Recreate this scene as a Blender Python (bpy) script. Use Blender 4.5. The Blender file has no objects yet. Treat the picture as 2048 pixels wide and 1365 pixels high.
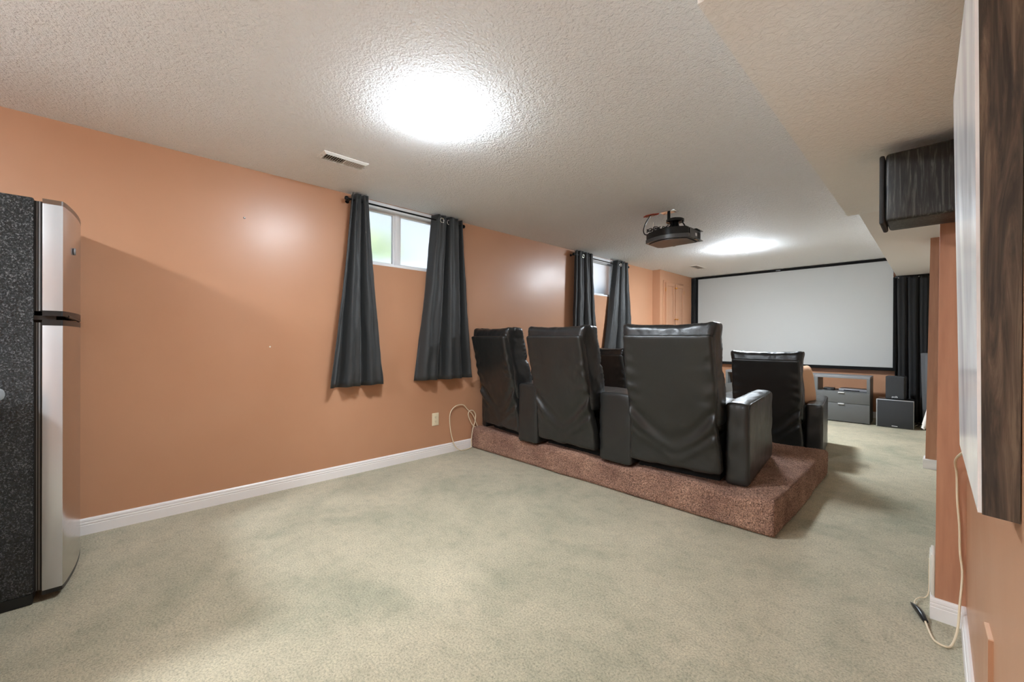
import bpy, bmesh, math, random
from mathutils import Vector, Matrix, noise

random.seed(7)
SC = bpy.context.scene
COL = SC.collection
PI = math.pi

# ------------------------------------------------------------------ camera
CAM_H = 1.12
F_PX = 822.42                     # focal length in pixels of a 2048 px wide frame
YAW, PITCH, ROLL = math.radians(45.909), math.radians(0.1371), math.radians(0.2590)

def _rot(a, ax):
    return Matrix.Rotation(a, 3, ax)
_W = _rot(ROLL, 'Z') @ _rot(PITCH, 'X') @ _rot(YAW, 'Y')
_r = Vector((_W[0][0], _W[0][2], -_W[0][1]))
_d = Vector((_W[1][0], _W[1][2], -_W[1][1]))
_f = Vector((_W[2][0], _W[2][2], -_W[2][1]))
cam_data = bpy.data.cameras.new('camera')
cam = bpy.data.objects.new('camera', cam_data)
COL.objects.link(cam)
cam_data.sensor_fit = 'HORIZONTAL'
cam_data.sensor_width = 36.0
cam_data.lens = F_PX / 2048.0 * 36.0
cam_data.clip_start = 0.02
cam.matrix_world = Matrix(((_r.x, -_d.x, -_f.x, 0.0), (_r.y, -_d.y, -_f.y, 0.0),
                           (_r.z, -_d.z, -_f.z, CAM_H), (0, 0, 0, 1)))
SC.camera = cam

# ------------------------------------------------------------------ world, exposure
world = bpy.data.worlds.new('world')
SC.world = world
world.use_nodes = True
wn = world.node_tree
wn.nodes.clear()
w_out = wn.nodes.new('ShaderNodeOutputWorld')
w_bg = wn.nodes.new('ShaderNodeBackground')
w_sky = wn.nodes.new('ShaderNodeTexSky')
w_sky.sky_type = 'HOSEK_WILKIE'
w_sky.turbidity = 9.0
w_sky.ground_albedo = 0.5
w_sky.sun_direction = Vector((0.5, -0.3, 0.85)).normalized()
wn.links.new(w_sky.outputs['Color'], w_bg.inputs['Color'])
wn.links.new(w_bg.outputs['Background'], w_out.inputs['Surface'])
w_bg.inputs['Strength'].default_value = 4.6
sun_data = bpy.data.lights.new('sun', 'SUN')
sun = bpy.data.objects.new('sun', sun_data)
COL.objects.link(sun)
sun_data.energy = 8.0
sun_data.angle = 0.01
sun.rotation_euler = Vector((0.5, -0.3, 0.85)).to_track_quat('Z', 'Y').to_euler()

SC.view_settings.view_transform = 'Standard'
SC.view_settings.look = 'None'
SC.view_settings.gamma = 1.0
SC.view_settings.use_curve_mapping = False
SC.view_settings.exposure = 0.70
SC.cycles.max_bounces = 14
SC.cycles.diffuse_bounces = 8
SC.cycles.glossy_bounces = 4
SC.cycles.sample_clamp_indirect = 8.0

LAMP_STRENGTH = 106.0             # radiance of the frosted ceiling lamps

# ------------------------------------------------------------------ materials
def s2l(r, g, b):
    def c(v):
        v /= 255.0
        return v / 12.92 if v <= 0.04045 else ((v + 0.055) / 1.055) ** 2.4
    return (c(r), c(g), c(b), 1.0)

class Mat:
    def __init__(self, name, color=(0.5, 0.5, 0.5, 1), rough=0.5, metal=0.0, **kw):
        m = bpy.data.materials.new(name)
        m.use_nodes = True
        self.m = m
        self.nt = m.node_tree
        self.b = self.nt.nodes['Principled BSDF']
        self.b.inputs['Base Color'].default_value = color
        self.b.inputs['Roughness'].default_value = rough
        self.b.inputs['Metallic'].default_value = metal
        for k, v in kw.items():
            self.b.inputs[k.replace('_', ' ')].default_value = v
        self.tc = self.nt.nodes.new('ShaderNodeTexCoord')
        self.h = None
    def N(self, t, **kw):
        n = self.nt.nodes.new(t)
        for k, v in kw.items():
            setattr(n, k, v)
        return n
    def L(self, a, b):
        self.nt.links.new(a, b)
    def coords(self, scale=(1, 1, 1), space='Object', rot=(0, 0, 0)):
        mp = self.N('ShaderNodeMapping')
        mp.inputs['Scale'].default_value = scale
        mp.inputs['Rotation'].default_value = rot
        self.L(self.tc.outputs[space], mp.inputs['Vector'])
        return mp.outputs['Vector']
    def noise(self, scale, detail=4, rough=0.55, stretch=(1, 1, 1), dist=0.0):
        n = self.N('ShaderNodeTexNoise')
        n.inputs['Scale'].default_value = scale
        n.inputs['Detail'].default_value = detail
        n.inputs['Roughness'].default_value = rough
        n.inputs['Distortion'].default_value = dist
        self.L(self.coords(stretch), n.inputs['Vector'])
        return n.outputs['Fac']
    def voronoi(self, scale, feature='F1', stretch=(1, 1, 1)):
        n = self.N('ShaderNodeTexVoronoi', feature=feature)
        n.inputs['Scale'].default_value = scale
        self.L(self.coords(stretch), n.inputs['Vector'])
        return n.outputs['Distance']
    def ramp(self, fac, stops):
        r = self.N('ShaderNodeValToRGB')
        while len(r.color_ramp.elements) > 1:
            r.color_ramp.elements.remove(r.color_ramp.elements[-1])
        r.color_ramp.elements[0].position = stops[0][0]
        r.color_ramp.elements[0].color = stops[0][1]
        for p, c in stops[1:]:
            e = r.color_ramp.elements.new(p)
            e.color = c
        self.L(fac, r.inputs['Fac'])
        return r.outputs['Color']
    def mix(self, fac, a, b, mode='MIX'):
        n = self.N('ShaderNodeMix', data_type='RGBA', blend_type=mode)
        for s, v in ((n.inputs[0], fac), (n.inputs[6], a), (n.inputs[7], b)):
            if hasattr(v, 'is_linked'):
                self.L(v, s)
            else:
                s.default_value = v
        return n.outputs[2]
    def color(self, sock):
        self.L(sock, self.b.inputs['Base Color'])
        return self
    def roughness(self, fac, lo, hi):
        n = self.N('ShaderNodeMapRange')
        n.inputs['To Min'].default_value = lo
        n.inputs['To Max'].default_value = hi
        self.L(fac, n.inputs['Value'])
        self.L(n.outputs['Result'], self.b.inputs['Roughness'])
        return self
    def bump(self, sock, strength=0.5, dist=0.01):
        n = self.N('ShaderNodeBump')
        n.inputs['Strength'].default_value = strength
        n.inputs['Distance'].default_value = dist
        self.L(sock, n.inputs['Height'])
        if self.h is not None:
            self.L(self.h, n.inputs['Normal'])
        self.h = n.outputs['Normal']
        self.L(self.h, self.b.inputs['Normal'])
        return self

M = {}
def simple(key, rgb, rough=0.5, metal=0.0, **kw):
    M[key] = Mat(key, s2l(*rgb), rough, metal, **kw)
    return M[key]

# painted walls: brick-orange brown semi-gloss
w = simple('wall_paint', (188, 126, 98), 0.33)
n1 = w.noise(1.3, 3); n2 = w.noise(220, 2)
w.color(w.ramp(n1, [(0.3, s2l(184, 135, 103)), (0.7, s2l(190, 142, 110))]))
w.bump(n2, 0.10, 0.002); w.roughness(w.noise(4, 4), 0.27, 0.40)
w = simple('column_paint', (176, 110, 80), 0.4)
w.color(w.ramp(w.noise(9, 5, stretch=(4, 4, .4)), [(0.3, s2l(172, 120, 92)), (0.7, s2l(190, 138, 108))]))
w.bump(w.noise(60, 4, stretch=(1, 1, .2)), 0.12, 0.004)
# stippled ceiling
c = simple('ceiling_stipple', (248, 249, 250), 0.85)
v1 = c.noise(95, 3, 0.6); v2 = c.noise(38, 2, .5, dist=.6)
c.bump(c.ramp(v2, [(0.38, (0, 0, 0, 1)), (0.62, (1, 1, 1, 1))]), 0.55, 0.006)
c.bump(c.ramp(v1, [(0.35, (0, 0, 0, 1)), (0.65, (1, 1, 1, 1))]), 0.75, 0.005)
c = simple('soffit_stipple', (246, 245, 243), 0.7)
v1 = c.noise(55, 3, 0.6, dist=.8)
c.bump(c.ramp(v1, [(0.4, (0, 0, 0, 1)), (0.66, (1, 1, 1, 1))]), 0.45, 0.005)
c = simple('soffit_smooth', (242, 238, 234), 0.6)
simple('bounce_floor', (236, 232, 224), 0.4)
simple('cream_paint', (226, 220, 208), 0.5)
c.bump(c.noise(14, 3), 0.08, 0.004)
# sage green carpet
g = simple('green_carpet', (176, 174, 150), 0.95)
big = g.noise(1.5, 5, .62, dist=.5); mid = g.noise(14, 7, .75); fine = g.noise(120, 4, .8)
col_big = g.ramp(big, [(0.30, s2l(166, 163, 138)), (0.52, s2l(196, 187, 160)), (0.75, s2l(212, 200, 172))])
col_mid = g.ramp(mid, [(0.30, (0.78, 0.79, 0.77, 1)), (0.50, (0.98, 0.98, 0.98, 1)), (0.7, (1.05, 1.05, 1.03, 1))])
col_f = g.ramp(fine, [(0.33, (0.5, 0.51, 0.49, 1)), (0.5, (0.96, 0.96, 0.96, 1)), (0.66, (1.22, 1.22, 1.2, 1))])
g.color(g.mix(1.0, g.mix(1.0, col_big, col_mid, 'MULTIPLY'), col_f, 'MULTIPLY'))
g.bump(mid, 0.35, 0.02); g.bump(fine, 0.8, 0.008)
g.b.inputs['Sheen Weight'].default_value = 0.15
# brown-pink shag carpet of the riser
g = simple('brown_carpet', (160, 112, 94), 0.95)
big = g.noise(4.5, 4, .6); fine = g.noise(140, 3, .8)
col_big = g.ramp(big, [(0.3, s2l(152, 114, 98)), (0.7, s2l(196, 156, 133))])
col_f = g.ramp(fine, [(0.35, (0.2, 0.16, 0.15, 1)), (0.5, (0.93, 0.91, 0.91, 1)), (0.64, (1.6, 1.6, 1.58, 1))])
g.color(g.mix(1.0, col_big, col_f, 'MULTIPLY'))
g.bump(fine, 1.0, 0.012); g.bump(g.noise(24, 3), 0.5, 0.02)
# trim, plastics
t = simple('white_trim', (238, 234, 232), 0.35)
simple('white_plastic', (225, 222, 212), 0.4)
simple('ivory_plastic', (232, 216, 184), 0.4)
simple('dark_slot', (40, 32, 26), 0.7)
simple('white_vinyl', (235, 236, 238), 0.3)
simple('cream_cord', (226, 208, 178), 0.45)
simple('black_tape', (22, 22, 24), 0.35)
simple('black_metal', (22, 22, 23), 0.35, 0.6)
simple('chrome', (215, 215, 215), 0.12, 1.0)
simple('brass', (196, 140, 66), 0.28, 1.0)
simple('vent_white', (214, 211, 205), 0.45)
simple('vent_dark', (70, 68, 66), 0.8)
# black leather
def leather(key, rgb, r0, r1, coarse=0.12):
    l = simple(key, rgb, 0.35)
    l.bump(l.noise(420, 3, .6), 0.10, 0.0015)
    l.bump(l.noise(11, 5, .6, dist=.4), coarse, 0.012)
    l.roughness(l.noise(7, 4), r0, r1)
    l.b.inputs['Specular IOR Level'].default_value = 0.55
    return l
leather('black_leather', (34, 34, 33), 0.30, 0.46)
leather('cushion_leather', (30, 30, 30), 0.24, 0.40, 0.25)
simple('black_underside', (12, 12, 12), 0.9)
# curtains
def cloth(key, rgb, rough=0.8, sheen=0.25):
    l = simple(key, rgb, rough)
    l.bump(l.noise(500, 2), 0.15, 0.001)
    l.bump(l.noise(6, 4, .6, stretch=(1, 1, .5)), 0.2, 0.015)
    l.b.inputs['Sheen Weight'].default_value = sheen
    return l
cloth('grey_curtain', (38, 39, 39), 0.58, .12)
cloth('black_curtain', (20, 20, 21), 0.9, .1)
simple('black_velvet', (8, 8, 8), 1.0)
s = simple('screen_white', (188, 189, 186), 0.85)
# fridge
f = simple('fridge_black', (36, 36, 36), 0.2)
fn_ = f.noise(170, 3, .7, dist=.5)
f.color(f.ramp(fn_, [(0.45, s2l(26, 26, 26)), (0.56, s2l(58, 58, 58)), (0.63, s2l(98, 98, 98))]))  # pale flecks paint the sparkle of the pebbled finish into the colour
f.bump(f.ramp(fn_, [(0.4, (0, 0, 0, 1)), (0.6, (1, 1, 1, 1))]), 0.8, 0.005)
f = simple('stainless', (196, 196, 196), 0.22, 1.0)
f.roughness(f.noise(6, 4, stretch=(1, 1, 30)), 0.14, 0.30)
f.bump(f.noise(3, 2), 0.03, 0.02)
simple('gasket_grey', (112, 112, 112), 0.5)
simple('gasket_dark', (24, 24, 24), 0.6)
simple('silver_paint', (205, 207, 210), 0.32, 0.55)
simple('cap_brown', (92, 72, 58), 0.35)
simple('cap_black', (26, 26, 26), 0.4)
simple('counter_grey', (168, 172, 174), 0.35)
simple('counter_base', (140, 120, 104), 0.5)
# media furniture
f = simple('console_grey', (98, 99, 98), 0.45)
f.bump(f.noise(90, 2), 0.04, 0.001)
simple('console_top', (128, 128, 130), 0.4)
simple('speaker_grille', (52, 53, 55), 0.85)
M['speaker_grille'].bump(M['speaker_grille'].noise(600, 1), 0.3, 0.001)
simple('speaker_edge', (176, 178, 180), 0.35, 0.4)
simple('speaker_black', (20, 20, 21), 0.4)
f = simple('speaker_wood', (46, 46, 44), 0.42)
wg = f.noise(30, 5, .65, stretch=(3.2, 3.2, .2), dist=.8)
f.color(f.ramp(wg, [(0.42, s2l(14, 14, 14)), (0.52, s2l(34, 34, 33)), (0.62, s2l(74, 74, 70))]))
f.bump(wg, 0.25, 0.002)
simple('handle_silver', (230, 230, 230), 0.4, 0.3)
simple('tower_grey', (84, 86, 90), 0.6)
simple('player_silver', (150, 152, 158), 0.4, 0.4)
simple('screen_black', (14, 14, 15), 0.25)
simple('logo_white', (232, 232, 232), 0.4)
# projector
simple('projector_gloss', (20, 20, 21), 0.16)
simple('projector_shell', (74, 74, 74), 0.30)
simple('projector_bottom', (46, 44, 43), 0.35)
simple('projector_side', (92, 92, 90), 0.5)
simple('red_torn', (168, 58, 36), 0.8)
# lamp
for key_, k_ in (('lamp_glass', 0.78), ('lamp_glass_far', 1.85), ('lamp_glass_kitchen', 1.5)):   # strength set per lamp to balance brightness along the room
    lm = simple(key_, (255, 252, 248), 0.4)
    lm.b.inputs['Emission Color'].default_value = (0.89, 0.985, 1.075, 1)
    lm.b.inputs['Emission Strength'].default_value = LAMP_STRENGTH * k_
# art panel
f = simple('resin_art', (236, 233, 232), 0.12)
st = f.noise(3.0, 5, .55, stretch=(1, .9, .4), dist=.5)
st2 = f.noise(3.0, 4, .6, stretch=(1, 1.3, .4), dist=.6)
a1 = f.ramp(st, [(0.28, s2l(186, 187, 190)), (0.44, s2l(232, 231, 232)), (0.52, s2l(246, 245, 245))])
a2 = f.ramp(st2, [(0.62, (0, 0, 0, 1)), (0.72, (1, 1, 1, 1))])
f.color(f.mix(a2, a1, s2l(206, 170, 138)))
f.roughness(st, 0.05, 0.3)
f.bump(f.noise(8, 2), 0.05, 0.01)
f = simple('stained_wood', (74, 58, 46), 0.42)
wg = f.noise(17, 6, .66, stretch=(3.2, 3.2, .2), dist=1.1); wg2 = f.noise(60, 3, stretch=(2, 2, .1))
c1 = f.ramp(wg, [(0.41, s2l(22, 19, 18)), (0.47, s2l(58, 47, 39)), (0.54, s2l(84, 69, 56)), (0.62, s2l(116, 98, 80))])
f.color(f.mix(0.25, c1, f.ramp(wg2, [(0.3, s2l(40, 32, 28)), (0.7, s2l(120, 100, 80))])))
f.bump(wg, 0.15, 0.003)
simple('pale_wood', (214, 176, 128), 0.5)
simple('cut_wood', (226, 190, 160), 0.7)
f = simple('white_throw', (232, 226, 218), 0.95)
f.bump(f.voronoi(160), 0.6, 0.006)
f = simple('tan_pillow', (206, 164, 132), 0.9)
f.bump(f.noise(300, 2), 0.3, 0.002)
# outside
f = simple('leaves', (96, 150, 40), 0.6)
f.color(f.ramp(f.noise(3, 4), [(0.35, s2l(70, 120, 30)), (0.65, s2l(190, 200, 80))]))
simple('window_well', (170, 184, 196), 0.6)
simple('gravel', (150, 146, 138), 0.9)
# frosted glass
fg = Mat('frosted_glass', (0.93, 0.96, 0.97, 1), 0.42)
fg.b.inputs['Transmission Weight'].default_value = 1.0
fg.b.inputs['IOR'].default_value = 1.3
M['frosted_glass'] = fg

def mt(k):
    return M[k].m

# ------------------------------------------------------------------ object helpers
def tag(o, label=None, cat=None, group=None, kind=None):
    if label: o['label'] = label
    if cat: o['category'] = cat
    if group: o['group'] = group
    if kind: o['kind'] = kind
    return o

def empty(name, loc=(0, 0, 0), rz=0.0):
    o = bpy.data.objects.new(name, None)
    COL.objects.link(o)
    o.location = loc
    o.rotation_euler = (0, 0, rz)
    o.empty_display_size = 0.1
    return o

def link(name, bm_or_me, mat, parent=None, smooth=None, loc=None, rot=None):
    if isinstance(bm_or_me, bmesh.types.BMesh):
        me = bpy.data.meshes.new(name)
        bmesh.ops.recalc_face_normals(bm_or_me, faces=bm_or_me.faces)
        bm_or_me.to_mesh(me)
        bm_or_me.free()
    else:
        me = bm_or_me
    if not me.materials:
        me.materials.append(mt(mat))
    if smooth is not None:
        me.polygons.foreach_set('use_smooth', [True] * len(me.polygons))
        if smooth > 0:
            me.set_sharp_from_angle(angle=math.radians(smooth))
    o = bpy.data.objects.new(name, me)
    COL.objects.link(o)
    if parent is not None:
        o.parent = parent
    if loc is not None:
        o.location = loc
    if rot is not None:
        o.rotation_euler = rot
    return o

def box(bm, x0, x1, y0, y1, z0, z1, bevel=0.0, seg=2):
    r = bmesh.ops.create_cube(bm, size=1.0)
    vs = r['verts']
    for v in vs:
        v.co = Vector(((x0 + x1) / 2 + v.co.x * (x1 - x0), (y0 + y1) / 2 + v.co.y * (y1 - y0), (z0 + z1) / 2 + v.co.z * (z1 - z0)))
    if bevel > 0:
        es = list({e for v in vs for e in v.link_edges})
        bmesh.ops.bevel(bm, geom=es, offset=bevel, segments=seg, affect='EDGES', profile=0.5)
    return vs

def B(name, mat, parent, x0, x1, y0, y1, z0, z1, bevel=0.0, seg=2):
    bm = bmesh.new()
    box(bm, x0, x1, y0, y1, z0, z1, bevel, seg)
    return link(name, bm, mat, parent, 40 if bevel > 0 else None)

def cyl(bm, p0, p1, r0, r1=None, seg=20, caps=True):
    p0, p1 = Vector(p0), Vector(p1)
    r1 = r0 if r1 is None else r1
    d = p1 - p0
    q = d.to_track_quat('Z', 'Y')
    a, b = [], []
    for i in range(seg):
        t = 2 * PI * i / seg
        u = Vector((math.cos(t), math.sin(t), 0))
        a.append(bm.verts.new(p0 + q @ (u * r0)))
        b.append(bm.verts.new(p1 + q @ (u * r1)))
    for i in range(seg):
        j = (i + 1) % seg
        bm.faces.new((a[i], a[j], b[j], b[i]))
    if caps:
        bm.faces.new(a[::-1]); bm.faces.new(b)

def lathe(bm, prof, seg=32, c=(0, 0, 0), axis='Z'):
    c = Vector(c)
    rings = []
    for r, z in prof:
        ring = []
        for i in range(seg):
            t = 2 * PI * i / seg
            p = Vector((r * math.cos(t), r * math.sin(t), z))
            if axis == 'X':
                p = Vector((p.z, p.x, p.y))
            elif axis == 'Y':
                p = Vector((p.x, p.z, p.y))
            ring.append(bm.verts.new(c + p))
        rings.append(ring)
    for a, b in zip(rings, rings[1:]):
        for i in range(seg):
            j = (i + 1) % seg
            bm.faces.new((a[i], a[j], b[j], b[i]))
    bm.faces.new(rings[0][::-1]); bm.faces.new(rings[-1])

def catmull(pts, n=8):
    P = [Vector(p) for p in pts]
    P = [P[0] * 2 - P[1]] + P + [P[-1] * 2 - P[-2]]
    out = []
    for i in range(1, len(P) - 2):
        p0, p1, p2, p3 = P[i - 1:i + 3]
        for k in range(n):
            t = k / n
            out.append(0.5 * ((2 * p1) + (p2 - p0) * t + (2 * p0 - 5 * p1 + 4 * p2 - p3) * t * t + (3 * p1 - p0 - 3 * p2 + p3) * t ** 3))
    out.append(P[-2])
    return out

def tube(bm, pts, r, seg=8, closed=False):
    n = len(pts)
    rings = []
    up = Vector((0, 0, 1))
    for i, p in enumerate(pts):
        a = pts[(i - 1) % n] if (closed or i > 0) else p
        b = pts[(i + 1) % n] if (closed or i < n - 1) else p
        d = (b - a).normalized()
        if i == 0:
            s = d.cross(up)
            if s.length < 1e-3:
                s = d.cross(Vector((1, 0, 0)))
        else:
            s = s - d * s.dot(d)
        s.normalize()
        t = d.cross(s)
        rr = r(i / max(1, n - 1)) if callable(r) else r
        rings.append([bm.verts.new(p + (s * math.cos(2 * PI * k / seg) + t * math.sin(2 * PI * k / seg)) * rr) for k in range(seg)])
    m = n if closed else n - 1
    for i in range(m):
        a, b = rings[i], rings[(i + 1) % n]
        for k in range(seg):
            j = (k + 1) % seg
            bm.faces.new((a[k], a[j], b[j], b[k]))
    if not closed:
        bm.faces.new(rings[0][::-1]); bm.faces.new(rings[-1])

def TUBE(name, mat, parent, pts, r, seg=8, smoothn=8, closed=False):
    bm = bmesh.new()
    tube(bm, catmull(pts, smoothn) if smoothn else [Vector(p) for p in pts], r, seg, closed)
    return link(name, bm, mat, parent, 60)

def torus(bm, c, R, r, axis='X', seg=24, sseg=8):
    c = Vector(c)
    pts = []
    for i in range(seg):
        t = 2 * PI * i / seg
        p = Vector((math.cos(t) * R, math.sin(t) * R, 0))
        if axis == 'X': p = Vector((0, p.x, p.y))
        elif axis == 'Y': p = Vector((p.x, 0, p.y))
        pts.append(c + p)
    tube(bm, pts, r, sseg, closed=True)

def _axis(half, r, n, k):
    r = min(r, half * 0.98)
    out = [-half + r * (1 - math.cos(PI / 2 * i / k)) for i in range(k)]
    inner = half - r
    out += [-inner + 2 * inner * i / n for i in range(n + 1)]
    out += [inner + r * math.sin(PI / 2 * i / k) for i in range(1, k + 1)]
    return out

def rblock(size, r, div, fn=None, k=3):
    """closed rounded block on a grid, warped by fn(p, normal, unit) -> p"""
    hx, hy, hz = [s / 2 for s in size]
    r = min(r, hx * .98, hy * .98, hz * .98)
    ax = [_axis(hx, r, div[0], k), _axis(hy, r, div[1], k), _axis(hz, r, div[2], k)]
    nx, ny, nz = [len(a) for a in ax]
    bm = bmesh.new()
    V = {}
    def vert(i, j, l):
        key = (i, j, l)
        if key in V: return V[key]
        p = Vector((ax[0][i], ax[1][j], ax[2][l]))
        q = Vector((max(-hx + r, min(hx - r, p.x)), max(-hy + r, min(hy - r, p.y)), max(-hz + r, min(hz - r, p.z))))
        d = p - q
        n = d.normalized() if d.length > 1e-9 else Vector((0, 0, 1))
        pp = q + n * r
        if fn:
            pp = fn(pp, n, Vector((pp.x / hx, pp.y / hy, pp.z / hz)))
        V[key] = bm.verts.new(pp)
        return V[key]
    for l in (0, nz - 1):
        for i in range(nx - 1):
            for j in range(ny - 1):
                bm.faces.new((vert(i, j, l), vert(i + 1, j, l), vert(i + 1, j + 1, l), vert(i, j + 1, l)))
    for j in (0, ny - 1):
        for i in range(nx - 1):
            for l in range(nz - 1):
                bm.faces.new((vert(i, j, l), vert(i + 1, j, l), vert(i + 1, j, l + 1), vert(i, j, l + 1)))
    for i in (0, nx - 1):
        for j in range(ny - 1):
            for l in range(nz - 1):
                bm.faces.new((vert(i, j, l), vert(i, j + 1, l), vert(i, j + 1, l + 1), vert(i, j, l + 1)))
    return bm

def prism(bm, outline, z0, z1):
    a = [bm.verts.new((x, y, z0)) for x, y in outline]
    b = [bm.verts.new((x, y, z1)) for x, y in outline]
    n = len(a)
    bm.faces.new(a[::-1]); bm.faces.new(b)
    for i in range(n):
        j = (i + 1) % n
        bm.faces.new((a[i], a[j], b[j], b[i]))

def text_mesh(name, body, size, mat, parent, matrix, extrude=0.001):
    cu = bpy.data.curves.new(name, 'FONT')
    cu.body = body
    cu.size = size
    cu.align_x = 'CENTER'
    cu.extrude = extrude
    tmp = bpy.data.objects.new('tmp', cu)
    COL.objects.link(tmp)
    dg = bpy.context.evaluated_depsgraph_get()
    me = bpy.data.meshes.new_from_object(tmp.evaluated_get(dg))
    bpy.data.objects.remove(tmp)
    me.name = name
    me.materials.clear()
    me.transform(matrix)
    return link(name, me, mat, parent)

def fbm(p, s=1.0, o=3):
    return noise.fractal(Vector(p) * s, 1.0, 2.0, o)

# ------------------------------------------------------------------ the room
LX, RX, FY, BY, CZ = -3.374, 0.085, 8.0, -3.0, 2.318
SOF, SOF1 = 2.036, 1.90
WIN = [(1.42, 2.42, 1.765, 2.316), (4.44, 5.44, 1.765, 2.316)]     # y0, y1, z0, z1 of the two windows

def ST(name, mat, *boxes, parent=None):
    bm = bmesh.new()
    for b in boxes: box(bm, *b)
    o = link(name, bm, mat, parent)
    if parent is None: o['kind'] = 'structure'
    return o

ST('floor', 'green_carpet', (LX - .2, 1.0, -.95, FY + .2, -.1, 0))
ST('floor_kitchen', 'bounce_floor', (LX - .2, 1.0, BY - .2, -.95, -.1, -.003))  # unseen pale floor, added to bounce light up to the ceiling
ST('ceiling', 'ceiling_stipple', (LX - .2, 1.0, BY - .2, FY + .2, CZ, CZ + .12))
(w1a, w1b, wz0, wz1), (w2a, w2b, _, _) = WIN
ST('wall_left', 'wall_paint',
   (LX - .2, LX, BY - .2, w1a, 0, CZ), (LX - .2, LX, w1a, w1b, 0, wz0), (LX - .2, LX, w1a, w1b, wz1, CZ),
   (LX - .2, LX, w1b, w2a, 0, CZ), (LX - .2, LX, w2a, w2b, 0, wz0), (LX - .2, LX, w2a, w2b, wz1, CZ),
   (LX - .2, LX, w2b, FY + .2, 0, CZ))
ST('wall_far', 'wall_paint', (LX, 1.0, FY, FY + .2, 0, CZ))
ST('wall_back', 'cream_paint', (LX, 1.0, BY - .2, BY, 0, CZ))
ST('wall_right', 'wall_paint', (RX, RX + .15, BY, 2.53, 0, CZ))
ST('wall_alcove', 'cream_paint', (.62, .8, 2.53, FY, 0, CZ), (RX + .15, .8, 2.38, 2.53, 0, CZ))
ST('wall_column', 'column_paint', (0.0, RX, 2.39, 2.53, 0, SOF1))
ST('wall_pillar', 'column_paint', (-.065, .62, 5.17, 5.31, 0, SOF))
for nm_, dx_ in (('wall_column', .009), ('wall_pillar', .024)):          # neither is quite plumb
    for v_ in bpy.data.objects[nm_].data.vertices:
        if v_.co.z > 1 and v_.co.x < .05: v_.co.x += dx_
ST('wall_bumpout', 'wall_paint', (LX, -3.24, 6.60, FY, 0, CZ))
ST('ceiling_soffit', 'soffit_stipple', (-.389, RX, .97, 3.28, SOF1, CZ), (RX, .62, 2.53, 3.28, SOF1, CZ))
ST('ceiling_soffit_high', 'soffit_smooth', (-.392, .62, 3.28, FY, SOF, CZ), (-.38, RX, BY, .97, SOF + .06, CZ))

# baseboards: a profile with two fluted grooves, swept along straight runs
def baseboard(name, p0, p1, nrm, h=.092, parent=None):
    prof = [(0, 0), (.014, 0), (.014, h * .58), (.0115, h * .60), (.0115, h * .64), (.014, h * .66), (.0135, h * .74),
            (.010, h * .76), (.010, h * .80), (.0125, h * .82), (.011, h * .93), (.006, h), (0, h)]
    bm = bmesh.new()
    p0, p1, nrm = Vector(p0), Vector(p1), Vector(nrm)
    A = [bm.verts.new(p0 + nrm * d + Vector((0, 0, z))) for d, z in prof]
    Bv = [bm.verts.new(p1 + nrm * d + Vector((0, 0, z))) for d, z in prof]
    n = len(prof)
    for i in range(n):
        j = (i + 1) % n
        bm.faces.new((A[i], A[j], Bv[j], Bv[i]))
    bm.faces.new(A); bm.faces.new(Bv[::-1])
    o = link(name, bm, 'white_trim', parent)
    o['kind'] = 'structure'
    return o
baseboard('baseboard_left', (LX, BY, 0), (LX, 2.69, 0), (1, 0, 0))
baseboard('baseboard_left_far', (LX, 4.31, 0), (LX, 6.60, 0), (1, 0, 0))
baseboard('baseboard_right', (RX, BY, 0), (RX, 2.376, 0), (-1, 0, 0))
baseboard('baseboard_column', (-.013, 2.39, 0), (RX, 2.39, 0), (0, -1, 0), .085)
baseboard('baseboard_column_side', (0, 2.39, 0), (0, 2.53, 0), (-1, 0, 0), .085)
baseboard('baseboard_pillar', (-.079, 5.17, 0), (.62, 5.17, 0), (0, -1, 0), .085)
baseboard('baseboard_pillar_side', (-.065, 5.17, 0), (-.065, 5.31, 0), (-1, 0, 0), .085)
baseboard('baseboard_far', (-3.24, FY, 0), (.62, FY, 0), (0, -1, 0))

# windows
def window(name, y0, y1, z0, z1):
    root = empty(name, (LX - .05, (y0 + y1) / 2, z0))
    root['kind'] = 'structure'
    hw = (y1 - y0) / 2; h = z1 - z0
    fw = .035
    def P(nm, mat, a): return B(nm, mat, root, *a, bevel=.004)
    P('window_frame', 'white_vinyl', (-.05, .03, -hw, -hw + fw, 0, h))
    P('window_frame', 'white_vinyl', (-.05, .03, hw - fw, hw, 0, h))
    ft = .06
    P('window_frame', 'white_vinyl', (-.05, .045, -hw + fw, hw - fw, h - ft, h))
    P('window_sill', 'white_vinyl', (-.05, .048, -hw + fw, hw - fw, 0, .022))
    mu = -.07
    P('mullion', 'white_vinyl', (-.035, .012, mu - .022, mu + .022, .022, h - ft))
    for s in (-1, 1):
        a, b = (-hw + fw, mu - .022) if s < 0 else (mu + .022, hw - fw)
        sh = bmesh.new()
        for bb in ((-.03, 0, a, a + .018, .022, h - ft), (-.03, 0, b - .018, b, .022, h - ft),
                   (-.03, 0, a + .018, b - .018, .022, .04), (-.03, 0, a + .018, b - .018, h - ft - .018, h - ft)):
            box(sh, *bb)
        sash = link('sash', sh, 'white_vinyl', root)
        B('pane', 'frosted_glass', sash, -.018, -.012, a + .018, b - .018, .04, h - ft - .018)
    # painted lining of the opening
    lin = bmesh.new()
    box(lin, .03, .05, -hw, -hw + .006, 0, h); box(lin, .03, .05, hw - .006, hw, 0, h)
    link('lining', lin, 'white_vinyl', root)
    return root
window('window_1', *WIN[0])
window('window_2', *WIN[1])

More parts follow.
